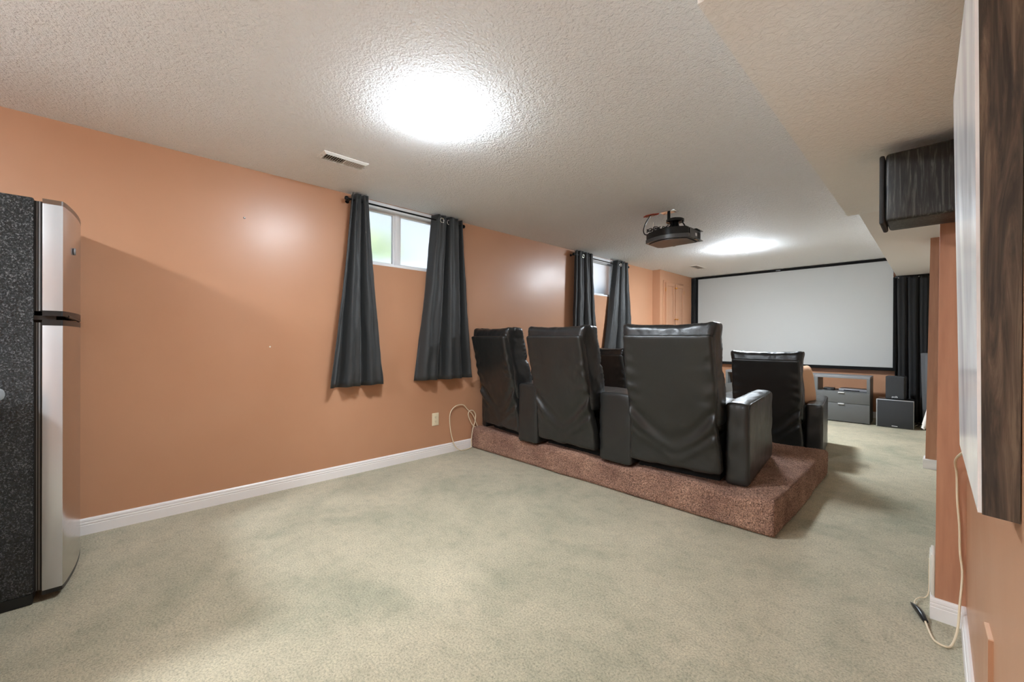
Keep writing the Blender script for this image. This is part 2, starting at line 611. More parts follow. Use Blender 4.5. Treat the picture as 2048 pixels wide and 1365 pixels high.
# outside: raised ground, a window well lining and a shrub behind each window
ST('ground_outside', 'gravel', (-9, LX - .9, -3, 11, 1.2, 1.6), (LX - .9, LX - .2, -3, 11, 1.2, 1.30))
for i, (a, b, z0, z1) in enumerate(WIN):
    bm = bmesh.new()
    n = 24
    ring0, ring1 = [], []
    cy = (a + b) / 2
    for k in range(n + 1):
        t = PI / 2 + PI * k / n
        x = LX - .22 + .62 * math.cos(t); y = cy + .82 * math.sin(t)
        x2 = LX - .22 + .60 * math.cos(t); y2 = cy + .80 * math.sin(t)
        ring0.append((bm.verts.new((x, y, 1.30)), bm.verts.new((x, y, 1.98))))
        ring1.append((bm.verts.new((x2, y2, 1.30)), bm.verts.new((x2, y2, 1.98))))
    for k in range(n):
        for rg in (ring0, ring1):
            bm.faces.new((rg[k][0], rg[k + 1][0], rg[k + 1][1], rg[k][1]))
        bm.faces.new((ring0[k][1], ring0[k + 1][1], ring1[k + 1][1], ring1[k][1]))
    o = link('window_well', bm, 'window_well', None, 40)
    tag(o, ['curved pale metal window well outside the near window', 'curved pale metal window well outside the far window'][i], 'window well', 'window wells')
def shrub(loc, rx, rz, label):
    bm = bmesh.new()
    rnd = random.Random(11)
    for k in range(700):
        u = Vector((rnd.gauss(0, 1), rnd.gauss(0, 1), rnd.gauss(0, 1))).normalized()
        p = Vector((u.x * rx, u.y * rx, u.z * rz + rz)) * (.75 + .25 * rnd.random())
        q = Vector((rnd.gauss(0, 1), rnd.gauss(0, 1), rnd.gauss(0, 1))).normalized()
        s = q.cross(u).normalized() * .03
        t = q * .07
        bm.faces.new([bm.verts.new(p + v) for v in (-t, s, t, -s)])
    o = empty('shrub', loc)
    link('foliage', bm, 'leaves', o)['kind'] = 'stuff'
    st_ = bmesh.new(); cyl(st_, (0, 0, 0), (0, 0, rz), .03, .02, 8)
    link('stem', st_, 'stained_wood', o)
    tag(o, label, 'shrub')
shrub((-5.10, 2.15, 1.6), .75, .48, 'yellow green leafy shrub outside the near window')

# ------------------------------------------------------------------ ceiling lamps
def ceiling_lamp(x, y, label, glass):
    root = empty('ceiling_lamp', (x, y, CZ))
    bm = bmesh.new()
    lathe(bm, [(.02, 0), (.125, 0), (.125, -.003), (.02, -.003)], 40)
    link('lamp_base', bm, 'white_plastic', root, 40)
    bm = bmesh.new()
    prof = [(.13, -.004), (.168, -.005)] + [(.180 * math.cos(t), -.008 - .047 * math.sin(t)) for t in [PI / 2 * i / 14 for i in range(14)]] + [(.004, -.055)]
    lathe(bm, prof, 40)
    link('lamp_shade', bm, glass, root, 0)
    tag(root, label, 'ceiling lamp', 'flush ceiling lamps')
ceiling_lamp(-1.83, 1.235, 'glaring white flush ceiling lamp nearest the ceiling vent', 'lamp_glass')
ceiling_lamp(-1.76, 5.75, 'glaring white flush ceiling lamp beyond the projector near the screen', 'lamp_glass_far')
ceiling_lamp(-1.8, -1.55, 'flush ceiling lamp over the kitchen end behind the refrigerator', 'lamp_glass_kitchen')

# ------------------------------------------------------------------ ceiling vents
def vent(x0, x1, y0, y1, n, label, raised=.014, along='Y'):
    root = empty('ceiling_vent', ((x0 + x1) / 2, (y0 + y1) / 2, CZ))
    hx, hy = (x1 - x0) / 2, (y1 - y0) / 2
    bm = bmesh.new()
    e = .018
    def slab(a, b):                           # bevelled frame side between outer and inner rectangle
        pass
    outer = [(-hx, -hy), (hx, -hy), (hx, hy), (-hx, hy)]
    inner = [(-hx + e, -hy + e), (hx - e, -hy + e), (hx - e, hy - e), (-hx + e, hy - e)]
    o0 = [bm.verts.new((x, y, 0)) for x, y in outer]
    o1 = [bm.verts.new((x, y, -.003)) for x, y in outer]
    i1 = [bm.verts.new((x, y, -raised)) for x, y in inner]
    i0 = [bm.verts.new((x, y, 0)) for x, y in inner]
    for a, b in ((o0, o1), (o1, i1), (i1, i0)):
        for k in range(4):
            j = (k + 1) % 4
            bm.faces.new((a[k], a[j], b[j], b[k]))
    link('vent_frame', bm, 'vent_white', root)
    B('vent_back', 'vent_dark', root, -hx + e, hx - e, -hy + e, hy - e, -.002, -.001)
    me = None
    for k in range(n):
        y = -hy + e + (k + .5) * (2 * hy - 2 * e) / n
        if me is None:
            bm = bmesh.new(); box(bm, -hx + e, hx - e, -.0008, .0008, -.0045, .0045)
            o = link('slat', bm, 'vent_white', root); me = o.data
        else:
            o = link('slat', me, 'vent_white', root)
        o.location = (0, y, -raised + .006)
        o.rotation_euler = (math.radians(-28 if k < n * .5 else 30), 0, 0)
    for s in (-1, 1):
        bm = bmesh.new(); cyl(bm, (0, s * (hy - .008), -.008), (0, s * (hy - .008), -.012), .004, None, 10)
        link('screw', bm, 'chrome', root)
    tag(root, label, 'vent')
vent(-2.825, -2.70, .955, 1.25, 18, 'slatted white metal ceiling vent above the near window curtains')
vent(-2.775, -2.64, 6.62, 6.98, 10, 'flat white ceiling vent close to the far cupboard wall', .006)

# ------------------------------------------------------------------ curtains and rods
def curtain(name, top, bot, ztop, zbot, folds, amp, x, mat, label, grommets=(), seedv=0, nu=72, nv=36, hem=True, face=(1, 0)):
    """top/bot: (a0, a1) span along the wall; face (1,0): hangs in the YZ plane at x; (0,1): hangs in the XZ plane at y=x"""
    bm = bmesh.new()
    G = []
    for iv in range(nv + 1):
        v = iv / nv
        row = []
        for iu in range(nu + 1):
            u = iu / nu
            e = v ** 1.15
            a = (top[0] + (bot[0] - top[0]) * e) * (1 - u) + (top[1] + (bot[1] - top[1]) * e) * u
            ph = 2 * PI * folds * u + .9 * fbm((u * 2.2, v * .8, seedv), 1, 2) + seedv
            am = amp * (1.0 + .35 * v)
            fr = (ph / (2 * PI)) % 1.0
            prof = 1.0 - 2.3 * math.exp(-((fr - .5) / (.13 + .05 * v)) ** 2) - .35 * math.cos(2 * PI * fr) ** 2
            d = am * prof + .016 * fbm((u * 4, v * 3.0, seedv + 5)) * (0.3 + v) + .0045 * fbm((u * 10, v * 18, seedv + 9))
            a += .010 * fbm((u * 3, v * 2, seedv + 3)) * v
            z = ztop + (zbot - ztop) * v + .004 * math.cos(ph * 1.0) * v - (.006 * abs(math.sin(2.3 * u + seedv)) if iv == nv else 0)
            if face[0]: p = (x + max(d, -.062 + .012 * fbm((u * 3, v * 3, 1))), a, z)
            else: p = (a, x - d, z)
            row.append(bm.verts.new(p))
        G.append(row)
    for iv in range(nv):
        for iu in range(nu):
            bm.faces.new((G[iv][iu], G[iv][iu + 1], G[iv + 1][iu + 1], G[iv + 1][iu]))
    root = empty(name, ((x, (bot[0] + bot[1]) / 2, zbot) if face[0] else ((bot[0] + bot[1]) / 2, x, zbot)))
    o = link('fabric', bm, mat, None, 0)
    o.data.transform(Matrix.Translation(-Vector(root.location)))
    o.parent = root
    so = o.modifiers.new('thickness', 'SOLIDIFY'); so.thickness = .003; so.offset = 0
    for (gx, gy, gz) in grommets:
        bm = bmesh.new()
        torus(bm, Vector((gx, gy, gz)) - Vector(root.location), .021, .0055, 'X', 20, 8)
        link('grommet', bm, 'chrome', root, 60)
    tag(root, label, 'curtain', 'grommet curtains' if face[0] else 'black stage curtains')
    return root
RODX = -3.295
curtain('window_curtain', (1.375, 1.52), (1.205, 1.685), 2.302, .742, 2.3, .030, RODX, 'grey_curtain',
        'dark grey curtain at the near window, hanging closest to the refrigerator', (), 1.0)
curtain('window_curtain', (2.17, 2.475), (1.99, 2.60), 2.302, .745, 2.2, .036, RODX, 'grey_curtain',
        'dark grey curtain at the near window, hanging beside the leftmost recliner', ((RODX + .027, 2.235, 2.252), (RODX + .012, 2.325, 2.252)), 3.3)
curtain('window_curtain', (4.335, 4.70), (4.28, 4.84), 2.302, .745, 3.0, .028, RODX, 'grey_curtain',
        'dark grey curtain at the far window, rising just behind the middle recliner', ((RODX + .03, 4.47, 2.235),), 0.2)
curtain('window_curtain', (5.31, 5.62), (5.02, 5.80), 2.302, .745, 2.6, .028, RODX, 'grey_curtain',
        'dark grey curtain at the far window, on the side nearest the cupboard doors', ((RODX + .03, 5.40, 2.24),), 3.0)
def rod(y0, y1, z, label):
    root = empty('curtain_rod', (RODX, (y0 + y1) / 2, z))
    hl = (y1 - y0) / 2
    bm = bmesh.new(); cyl(bm, (0, -hl, 0), (0, hl, 0), .0075, None, 12)
    link('rod', bm, 'black_metal', root, 40)
    for s in (-1, 1):
        bm = bmesh.new(); lathe(bm, [(.008, -.006), (.017, -.004), (.019, .006), (.014, .018), (.004, .022)], 16, (0, s * hl, 0), 'Y')
        if s < 0: bmesh.ops.scale(bm, vec=(1, -1, 1), space=Matrix.Translation((0, hl, 0)), verts=bm.verts)
        link('finial', bm, 'black_metal', root, 60)
        bm = bmesh.new()
        cyl(bm, (0, s * (hl - .03), 0), (LX - RODX, s * (hl - .03), 0), .005, None, 8)
        cyl(bm, (LX - RODX + .004, s * (hl - .03), 0), (LX - RODX, s * (hl - .03), 0), .016, None, 12)
        link('bracket', bm, 'black_metal', root, 40)
    tag(root, label, 'curtain rod', 'black curtain rods')
rod(1.345, 2.505, 2.252, 'thin black curtain rod across the near window')
rod(4.31, 5.66, 2.245, 'thin black curtain rod across the far window')

# ------------------------------------------------------------------ outlet and looped cord by the riser
root = empty('wall_outlet', (LX, 2.238, .349))
bm = rblock((.006, .075, .122), .003, (1, 2, 3)); link('cover_plate', bm, 'ivory_plastic', root, 40, loc=(.003, 0, 0))
for s in (-1, 1):
    bm = bmesh.new(); lathe(bm, [(.004, 0), (.0165, 0), (.0165, .003), (.004, .003)], 18, (.005, 0, s * .02), 'X')
    sk = link('socket', bm, 'ivory_plastic', root, 40)
    for t_ in (-1, 1):
        B('slot', 'dark_slot', sk, .0078, .0085, t_ * .006 - .0012, t_ * .006 + .0012, s * .02 - .002, s * .02 + .006)
    bm = bmesh.new(); cyl(bm, (.0078, 0, s * .02 - .009), (.0085, 0, s * .02 - .009), .0025, None, 8); link('slot', bm, 'dark_slot', sk)
bm = bmesh.new(); cyl(bm, (.0055, 0, 0), (.0072, 0, 0), .003, None, 10); link('screw', bm, 'ivory_plastic', root)
tag(root, 'ivory duplex wall outlet between the near curtain and the riser', 'outlet')

cx = LX + .02
cord = TUBE('loose_cord', 'cream_cord', None, [(cx + .02, 2.735, .213), (cx + .01, 2.68, .34), (cx, 2.62, .40), (cx, 2.56, .455), (cx, 2.47, .455), (cx, 2.405, .40),
     (cx, 2.395, .30), (cx + .005, 2.41, .18), (cx + .02, 2.44, .07), (cx + .03, 2.50, .012), (cx + .035, 2.58, .006), (cx + .025, 2.645, .02), (cx + .02, 2.652, .09),
     (cx + .02, 2.672, .20), (cx + .02, 2.70, .27), (cx + .015, 2.71, .34), (cx + .01, 2.68, .385), (cx + .008, 2.635, .385), (cx + .01, 2.62, .34), (cx + .02, 2.66, .25), (cx + .03, 2.70, .213)], .0045)
tag(cord, 'thin cream cord looped against the wall at the corner of the brown riser', 'cord')

root = empty('wall_screw', (LX, 0.656, 1.967))
bm = bmesh.new(); lathe(bm, [(.002, 0), (.0035, .003), (.0045, .007), (.002, .009)], 12, (0, 0, 0), 'X'); link('head', bm, 'white_plastic', root, 40)
bm = bmesh.new(); cyl(bm, (0, 0, 0), (.002, 0, 0), .007, None, 14); link('anchor', bm, 'dark_slot', root)
tag(root, 'tiny screw left high on the bare wall between refrigerator and curtain', 'screw')
root = empty('wall_anchor', (LX, 0.817, 1.063))
bm = bmesh.new(); cyl(bm, (0, 0, 0), (.003, 0, 0), .0055, None, 14); link('plug', bm, 'white_plastic', root)
tag(root, 'tiny white plug at mid height on the bare wall', 'wall plug')

# ------------------------------------------------------------------ carpeted riser
RZ = .21
RSX0, RSX1, RSY0, RSY1 = LX + .004, -.625, 2.673, 4.30
def riser_fn(p, n, u):
    q = Vector((p.x, p.y, p.z))
    lump = fbm((p.x * 2.6, p.y * 2.6, p.z * 3), 1, 3)
    k = 1.0 if u.z > -.9 else 0.3
    q += n * (.010 * lump * k + random.uniform(-.0035, .0035) * k)
    if u.z > .2 and u.y < -.72:                      # worn, sagging nosing of the rear edge
        wx = p.x + (RSX0 + RSX1) / 2
        dip = sum(math.exp(-((wx - c_) / w_) ** 4) for c_, w_ in ((-2.53, .15), (-1.66, .17), (-.87, .10)))
        q.z += (.006 * (1 - dip) - .022 * dip + .005 * math.sin(wx * 9.1 + .6)) * (u.z - .2) * min(1, (-.72 - u.y) / .2) ** 1.3
    q.z = min(max(q.z, -.105), .113 if u.y < -.72 else .107)
    return q
bm = rblock((RSX1 - RSX0, RSY1 - RSY0, RZ), .028, (420, 200, 26), riser_fn, 7)
riser = link('riser_platform', bm, 'brown_carpet', None, 0, loc=((RSX0 + RSX1) / 2, (RSY0 + RSY1) / 2, RZ / 2))
tag(riser, 'low platform covered in brown shag carpet under the rear recliner row', 'riser')

# ------------------------------------------------------------------ recliners
SHELL_H, HEM, LEAN, SHELL_W = .885, .062, .19, .60

def shell_bm(sd):
    def fn(p, n, u):
        v = (u.z + 1) / 2
        q = Vector(p)
        q.x *= 1.0 - .055 * v
        q.x *= 1.0 - .05 * math.exp(-((v - .36) / .15) ** 2)
        q.y += .04 - LEAN * v ** 1.05
        if n.y < .3:                                    # rear skin: drape folds and pulls
            side = math.exp(-((1 - abs(u.x)) / .28) ** 2)
            pull = math.sin(v * 62 + 3 * fbm((u.x * 2, v * 3, sd)) + sd) * side * math.exp(-((v - .62) / .2) ** 2)
            ax_ = abs(u.x)
            wob = .03 * fbm((u.x * 1.3, v * 1.5, sd + 7), 1, 2)
            w1 = v - (.13 + .27 * ax_ ** 1.5 + wob)                 # swags sagging from the arms to the hem
            w2 = v - (.06 + .22 * ax_ ** 1.2 + wob * 1.4)
            sw = .35 + .65 * ax_
            d = .0055 * pull + .006 * fbm((u.x * 1.5, v * 2.4, sd + 2), 1, 2)
            d += sw * (.016 * math.exp(-(w1 / .045) ** 2) - .017 * math.exp(-((w1 - .085) / .05) ** 2))
            d += sw * (.010 * math.exp(-(w2 / .03) ** 2) - .010 * math.exp(-((w2 - .05) / .03) ** 2)) * (1 if u.x > -.2 else .5)
            d += .016 * math.exp(-(v / .10) ** 2)                    # hem kicks out
            d += .004 * fbm((u.x * 6, v * 12, sd + 4), 1, 2) * (side + .2)
            q.y -= d
        if v < .05:
            q.z += .008 * fbm((u.x * 2.5, sd, 0))
        return q
    return rblock((SHELL_W, .08, SHELL_H), .022, (54, 2, 84), fn)

CUSH = (.575, .21, .66)
def cush_bm(sd):
    def fn(p, n, u):
        v = (u.z + 1) / 2
        q = Vector(p)
        ztrue = (HEM + .30) + v * CUSH[2]
        lean = LEAN * (ztrue - HEM) / SHELL_H
        seam = math.exp(-((v - .55) / .03) ** 2)
        if n.y > 0: q.y += .02 * math.sin(v * PI) - .018 * seam
        if abs(n.x) > .7: q.x += math.copysign(.012 * math.cos(u.y * PI / 2), u.x)
        q.x *= 1 + .02 * math.sin(v * PI * 2.2)
        # gathered edges: pleats along the side and top piping
        edge = math.exp(-((1 - abs(u.y)) / .22) ** 2) * math.exp(-((1 - max(abs(u.x), u.z)) / .10) ** 2)
        pl = math.sin(v * 150 + u.x * 90 + 6 * fbm((u.x * 2, v * 4, sd)))
        q += n * (.0022 * edge * pl + .006 * fbm((u.x * 2.4, u.y * 1.5, v * 5 + sd), 1, 3))
        # pulled top corners, slightly sagging top
        ear = math.exp(-((1 - abs(u.x)) / .12) ** 2) * max(0, (v - .86) / .14)
        q.z += .012 * ear - .008 * (1 - u.x * u.x) * max(0, (v - .8) / .2)
        q.x += math.copysign(.010 * ear, u.x)
        if u.y < 0 and v > .88: q.y += .03 * (v - .88) / .12
        q.y -= lean
        return q
    return rblock(CUSH, .034, (50, 8, 90), fn, 4)

def seat_bm(sd):
    def fn(p, n, u):
        q = Vector(p)
        if n.z > 0: q.z += .022 * (1 - u.x ** 2) * (1 - u.y ** 4)
        return q + n * .006 * fbm((u.x * 2.5, u.y * 2.5, sd))
    return rblock((.56, .64, .17), .05, (14, 14, 4), fn)

def foot_bm(sd):
    def fn(p, n, u):
        q = Vector(p)
        if n.y > 0: q.y += .012 * math.sin((u.z + 1) * PI)
        return q + n * .004 * fbm((u.x * 2.5, u.z * 2.5, sd))
    return rblock((.56, .11, .36), .035, (14, 3, 12), fn)

def quad_arm(quad, h, sd):
    """arm block on the footprint rear-left, rear-right, front-right, front-left (chair space)"""
    a, b, c, d = [Vector((x, y, 0)) for x, y in quad]
    def fn(p, n, u):
        # keep the rounding radius true: map by position inside the nominal block
        s = (p.x / .13) + .5
        t = (p.y / .90) + .5
        lo = a + (b - a) * s; hi = d + (c - d) * s
        q = lo + (hi - lo) * t
        q.z = p.z + h / 2
        q += Vector((n.x, n.y, n.z)) * (.005 * fbm((u.x * 1.2 + sd, u.y * 3, u.z * 2.2), 1, 3))
        if n.z > .5: q.z += .008 * (1 - u.x ** 2)
        if q.z < .002: q.z = .002
        return q
    return rblock((.13, .90, h), .022, (8, 36, 20), fn)

def recliner(pos, z, rz, arms, label, group, sd):
    root = empty('recliner', (pos[0], pos[1], z), rz)
    sh = link('backrest', shell_bm(sd), 'black_leather', root, 0, loc=(0, 0, HEM + SHELL_H / 2))
    cz = HEM + .30 + CUSH[2] / 2
    link('back_cushion', cush_bm(sd + 3), 'cushion_leather', root, 0, loc=(0, .028 + CUSH[1] / 2, cz))
    link('seat', seat_bm(sd), 'black_leather', root, 0, loc=(0, .46, .375))
    link('footrest', foot_bm(sd), 'black_leather', root, 0, loc=(0, .80, .26))
    B('base', 'black_underside', root, -.27, .27, .09, .74, .002, .30)
    inv = Matrix.Rotation(-rz, 2)
    for (quad, lab) in arms:
        lq = [tuple(inv @ (Vector(p) - Vector(pos))) for p in quad]
        ar = link('armrest', quad_arm(lq, .515, sd + quad[0][0]), 'black_leather', root, 0)
        # piping along the rear edge of the top and side panels
        q = [Vector((x, y, 0)) for x, y in lq]
        pts = []
        def on(s, t, zz):
            lo = q[0] + (q[1] - q[0]) * s; hi = q[3] + (q[2] - q[3]) * s
            r_ = lo + (hi - lo) * t
            return Vector((r_.x, r_.y, zz))
        for s_ in (.985,):
            pts = [on(s_, .022, .02 + .47 * i / 14) for i in range(15)] + [on(s_ - .01, .05, .510)] + [on(s_ - .01, .05 + .9 * i / 12, .513) for i in range(1, 12)]
        bmp = bmesh.new(); tube(bmp, pts, .003, 6)
        link('piping', bmp, 'black_leather', ar, 60)
        if lab: ar['label'] = lab
    tag(root, label, 'recliner', group)
    return root

R6, L8 = math.radians(6), math.radians(-8)
def row(dy, z, dxs, labels, group, sd):
    def mv(quad, dx): return [(x + dx, y + dy) for x, y in quad]
    armR = [(-.936, 2.800), (-.800, 2.815), (-.896, 3.730), (-1.031, 3.715)]
    armM = [(-1.806, 2.680), (-1.520, 2.665), (-1.640, 3.590), (-1.800, 3.590)]
    armL = [(-2.646, 2.637), (-2.418, 2.645), (-2.420, 3.590), (-2.560, 3.590)]
    armLL = [(-3.360, 2.810), (-3.262, 2.790), (-3.138, 3.680), (-3.240, 3.695)]
    wedge = 'wedge-shaped armrest, wider at the back'
    recliner((-1.232 + dxs[0], 2.705 + dy), z, R6, [(mv(armR, dxs[0]), None), (mv(armM, dxs[0]), wedge)], labels[0], group, sd)
    recliner((-2.112 + dxs[1], 2.660 + dy), z, math.radians(-1.5), [], labels[1], group, sd + 11)
    recliner((-2.940 + dxs[2], 2.715 + dy), z, L8, [(mv(armLL, dxs[2]), None), (mv(armL, dxs[1]), wedge)], labels[2], group, sd + 23)
row(0, RZ, (0, 0, 0), ('black leather recliner on the riser, at the open end facing the screen',
                       'black leather recliner in the middle of the row on the riser',
                       'black leather recliner on the riser, tucked against the side wall'), 'recliners on the riser', 1.0)
row(1.95, 0, (.065, .03, 0), ('black leather recliner on the floor in front of the riser, holding a tan pillow',
                              'black leather recliner in the middle of the front row on the floor',
                              'black leather recliner on the floor in front of the riser, by the far window curtain'), 'recliners in the front row', 40.0)

# pillow on the front recliner
def pil_fn(p, n, u):
    q = Vector(p)
    e = (1 - u.x ** 4) * (1 - u.z ** 4)
    q.y *= .18 + .95 * max(0, e) ** .6
    q.x *= 1 + .06 * abs(u.z) ** 3; q.z *= 1 + .06 * abs(u.x) ** 3
    return q + n * .004 * fbm((u.x * 2, u.z * 2, 3))
bm = rblock((.40, .13, .40), .05, (16, 4, 16), pil_fn)
o = link('throw_pillow', bm, 'tan_pillow', None, 0, loc=(-.975, 5.05, .665), rot=(math.radians(-8), 0, math.radians(70)))
tag(o, 'tan throw pillow leaning inside the front recliner', 'pillow')

# ------------------------------------------------------------------ refrigerator
FX0, FX1 = -3.355, -2.63
root = empty('refrigerator', ((FX0 + FX1) / 2, -.60, 0))
def FB(name, mat, x0, x1, y0, y1, z0, z1, bevel=0.0, par=None):
    ox, oy = (FX0 + FX1) / 2, -.60
    return B(name, mat, par or root, x0 - ox, x1 - ox, y0 - oy, y1 - oy, z0, z1, bevel)
FB('body', 'fridge_black', FX0, FX1, -.98, -.241, .045, 1.708, .006)
FB('kick_plate', 'cap_black', FX0 + .004, FX1 - .002, -.975, -.243, .003, .045)
def door_outline(inset=0.0, n=22):
    x0, x1 = FX0 + inset, FX1 - inset
    pts = [(x0, -.217), (x1, -.217), (x1, -.163), (x1 - .003, -.158), (x1 - .012, -.155)]
    for i in range(1, n):
        t = i / n
        pts.append((x1 - .012 + (x0 + .012 - x1 + .012) * t, -.155 + .034 * math.sin(PI * t) ** .85))
    pts += [(x0 + .012, -.155), (x0, -.163)]
    return [(x - (FX0 + FX1) / 2, y + .60) for x, y in pts]
def fdoor(name, z0, z1, cap_t, cap_b, ct, cb):
    bm = bmesh.new(); prism(bm, door_outline(.001), z0 + cb, z1 - ct)
    d = link(name, bm, 'stainless', root, 25)
    FB('door_side', 'silver_paint', FX1 - .004, FX1 + .0005, -.2165, -.158, z0 + cb, z1 - ct, .0015, par=d)
    bm = bmesh.new(); prism(bm, door_outline(0), z1 - ct, z1); link('door_cap', bm, cap_t, d, 25)
    bm = bmesh.new(); prism(bm, door_outline(0), z0, z0 + cb); link('door_cap', bm, cap_b, d, 25)
    gx0, gx1 = FX0 + .012, FX1 - .006
    for (a, b, m_, s) in ((-.2405, -.234, 'gasket_dark', .006), (-.234, -.2315, 'gasket_grey', .004), (-.2315, -.2275, 'gasket_dark', .006), (-.2275, -.223, 'gasket_grey', .002), (-.223, -.217, 'gasket_dark', .004)):
        FB('gasket', m_, gx0 + s, gx1 - s, a, b, z0 + .02, z1 - .012, par=d)
    return d
d1 = fdoor('freezer_door', 1.214, 1.710, 'cap_brown', 'cap_black', .020, .022)
d2 = fdoor('fridge_door', .030, 1.197, 'cap_black', 'cap_black', .024, .017)
bm = bmesh.new(); cyl(bm, (.05, .488, 0), (.05, .482, 0), .016, None, 18)
o = link('badge', bm, 'player_silver', d1, 40, loc=(.16, -.015, 1.52))
bm = bmesh.new(); tube(bm, catmull([(.30, .452, 1.2145), (.15, .466, 1.211), (-.05, .472, 1.209), (-.25, .462, 1.211)], 8), .007, 8)
link('grip_recess', bm, 'cap_black', d1, 60)
FB('hinge', 'cap_black', FX1 - .06, FX1 - .01, -.25, -.18, 1.197, 1.214)
tag(root, 'black refrigerator with curved stainless steel freezer and fridge doors', 'refrigerator')

# counter beside it: only its rounded corner enters the frame
root = empty('kitchen_counter', (-2.2, -.62, 0))
bm = rblock((.78, .62, .05), .02, (4, 4, 1)); link('worktop', bm, 'counter_grey', root, 40, loc=(-.005, .0, .895))
B('cabinet_body', 'counter_base', root, -.38, .36, -.29, .245, .10, .869)
B('toe_kick', 'cap_black', root, -.37, .35, -.28, .20, .002, .10)
for k, (a, b) in enumerate(((-.375, -.01), (.0, .355))):
    d_ = B('door', 'counter_base', root, a, b, .246, .264, .12, .85, .004)
    bm = bmesh.new(); cyl(bm, (a + .04 if k else b - .04, .264, .74), (a + .04 if k else b - .04, .288, .74), .012, None, 12); link('knob', bm, 'chrome', d_, 40)
tag(root, 'pale grey kitchen counter corner beside the refrigerator at the frame edge', 'counter')

# ------------------------------------------------------------------ projector
root = empty('projector', (-1.70, 3.67, CZ))
zt, zb = 2.115 - CZ, 2.022 - CZ
def PJ(bm, m, nm, par=None, sm=30): return link(nm, bm, m, par or root, sm)
def outline(ins=0.0):
    pts = []
    x0, x1, y0, y1 = -.20 + ins, .20 - ins, -.13 + ins, .17 - ins
    n = 18
    for i in range(n + 1):                       # curved rear (towards the viewer)
        t = i / n
        pts.append((x0 + (x1 - x0) * t, y0 + .05 - .085 * math.sin(PI * (t * .93 + .03)) ** .9))
    pts += [(x1, y1 - .01), (x1 - .01, y1), (x0 + .03, y1), (x0, y1 - .03)]
    return pts
bm = bmesh.new(); prism(bm, outline(.004), zb + .035, zt - .002); body = PJ(bm, 'projector_gloss', 'body')
bm = bmesh.new(); prism(bm, outline(0), zb + .004, zb + .038); PJ(bm, 'projector_shell', 'lower_shell')
bm = bmesh.new(); prism(bm, outline(.022), zb - .004, zb + .004); PJ(bm, 'projector_bottom', 'bottom_plate')
bm = bmesh.new(); prism(bm, outline(.03), zt - .002, zt + .016); PJ(bm, 'projector_gloss', 'top_cover')
B('side_panel', 'projector_side', root, .198, .206, -.06, .155, zb + .006, zt - .004, .002)
B('label_plate', 'logo_white', root, .2062, .2072, .035, .07, zb + .033, zb + .058)
bm = bmesh.new()
for k in range(9): box(bm, .206, .2085, .085 + k * .007, .088 + k * .007, zb + .02, zt - .02)
PJ(bm, 'projector_gloss', 'vent_grille', None, None)
B('flange', 'projector_gloss', root, .196, .224, .02, .165, zt - .006, zt, .001)
B('flange', 'projector_gloss', root, .196, .224, .02, .165, zb + .002, zb + .008, .001)
bm = bmesh.new(); lathe(bm, [(.01, 0), (.042, 0), (.042, .035), (.036, .04), (.034, .02), (.01, .02)], 24, (-.06, .165, (zb + zt) / 2), 'Y'); lens = PJ(bm, 'projector_shell', 'lens')
bm = bmesh.new(); lathe(bm, [(.004, .018), (.030, .018), (.026, .026), (.004, .030)], 24, (-.06, .165, (zb + zt) / 2), 'Y'); PJ(bm, 'screen_black', 'lens_glass', lens)
# mount
B('mount_plate', 'chrome', root, -.10, .04, -.02, .07, -.008, -.001, .001)
bm = bmesh.new(); cyl(bm, (-.03, .02, -.008), (-.03, .02, -.12), .014, None, 14); PJ(bm, 'black_metal', 'mount_post')
bm = bmesh.new(); lathe(bm, [(.012, -.085), (.07, -.085), (.078, -.09), (.078, -.112), (.05, -.118), (.012, -.118)], 28, (.03, .02, 0)); PJ(bm, 'projector_gloss', 'mount_disc')
bm = bmesh.new(); cyl(bm, (.03, .02, -.118), (.03, .02, zt + .01), .03, .045, 18); PJ(bm, 'black_metal', 'mount_base')
for a in range(3):
    t = a * 2.1 + .5
    bm = bmesh.new(); cyl(bm, (.03 + .06 * math.cos(t), .02 + .06 * math.sin(t), -.112), (.03 + .11 * math.cos(t), .02 + .09 * math.sin(t), zt + .012), .006, None, 8); PJ(bm, 'black_metal', 'mount_leg')
for s, (x, y) in enumerate(((-.165, -.075), (-.09, -.10), (-.02, -.06))):     # bundled cable on the top cover
    bm = bmesh.new()
    pts = []
    for i in range(40):
        t = i / 40 * 2 * PI * 2
        pts.append(Vector((x + (.032 + .004 * math.sin(3 * t)) * math.cos(t), y + .022 * math.sin(t), zt + .032 + .012 * math.sin(t * 1.5 + s) + .012 * (i % 3) * .2)))
    tube(bm, pts, .0042, 6); PJ(bm, 'black_tape', 'cable_coil', None, 60)
TUBE('power_cable', 'black_tape', root, [(-.20, .0, -.006), (-.235, -.02, -.07), (-.25, -.04, -.14), (-.235, -.05, -.185), (-.205, -.055, -.198), (-.17, -.06, -.185)], .0055)
TUBE('data_cable', 'white_plastic', root, [(-.14, -.06, -.10), (-.137, -.07, -.135), (-.13, -.08, -.168), (-.135, -.085, zt + .02)], .0025)
tag(root, 'black rounded projector hanging from the ceiling on a short mount', 'projector')
bm = bmesh.new()
rnd = random.Random(4); ol = []
for i in range(22):
    t = 2 * PI * i / 22
    k = .8 + .4 * rnd.random()
    ol.append((.085 * k * math.cos(t), .028 * k * math.sin(t)))
prism(bm, ol, -.006, -.0005)
root = empty('ceiling_cutout', (-1.90, 3.68, CZ))
link('torn_edge', bm, 'red_torn', root)
bm = bmesh.new(); prism(bm, [(x * .6 + .012 * math.sin(9 * x * 30), y * .55) for x, y in ol], -.008, -.006); link('opening', bm, 'screen_black', root)
tag(root, 'ragged red-edged cable hole in the ceiling beside the projector', 'cable hole')

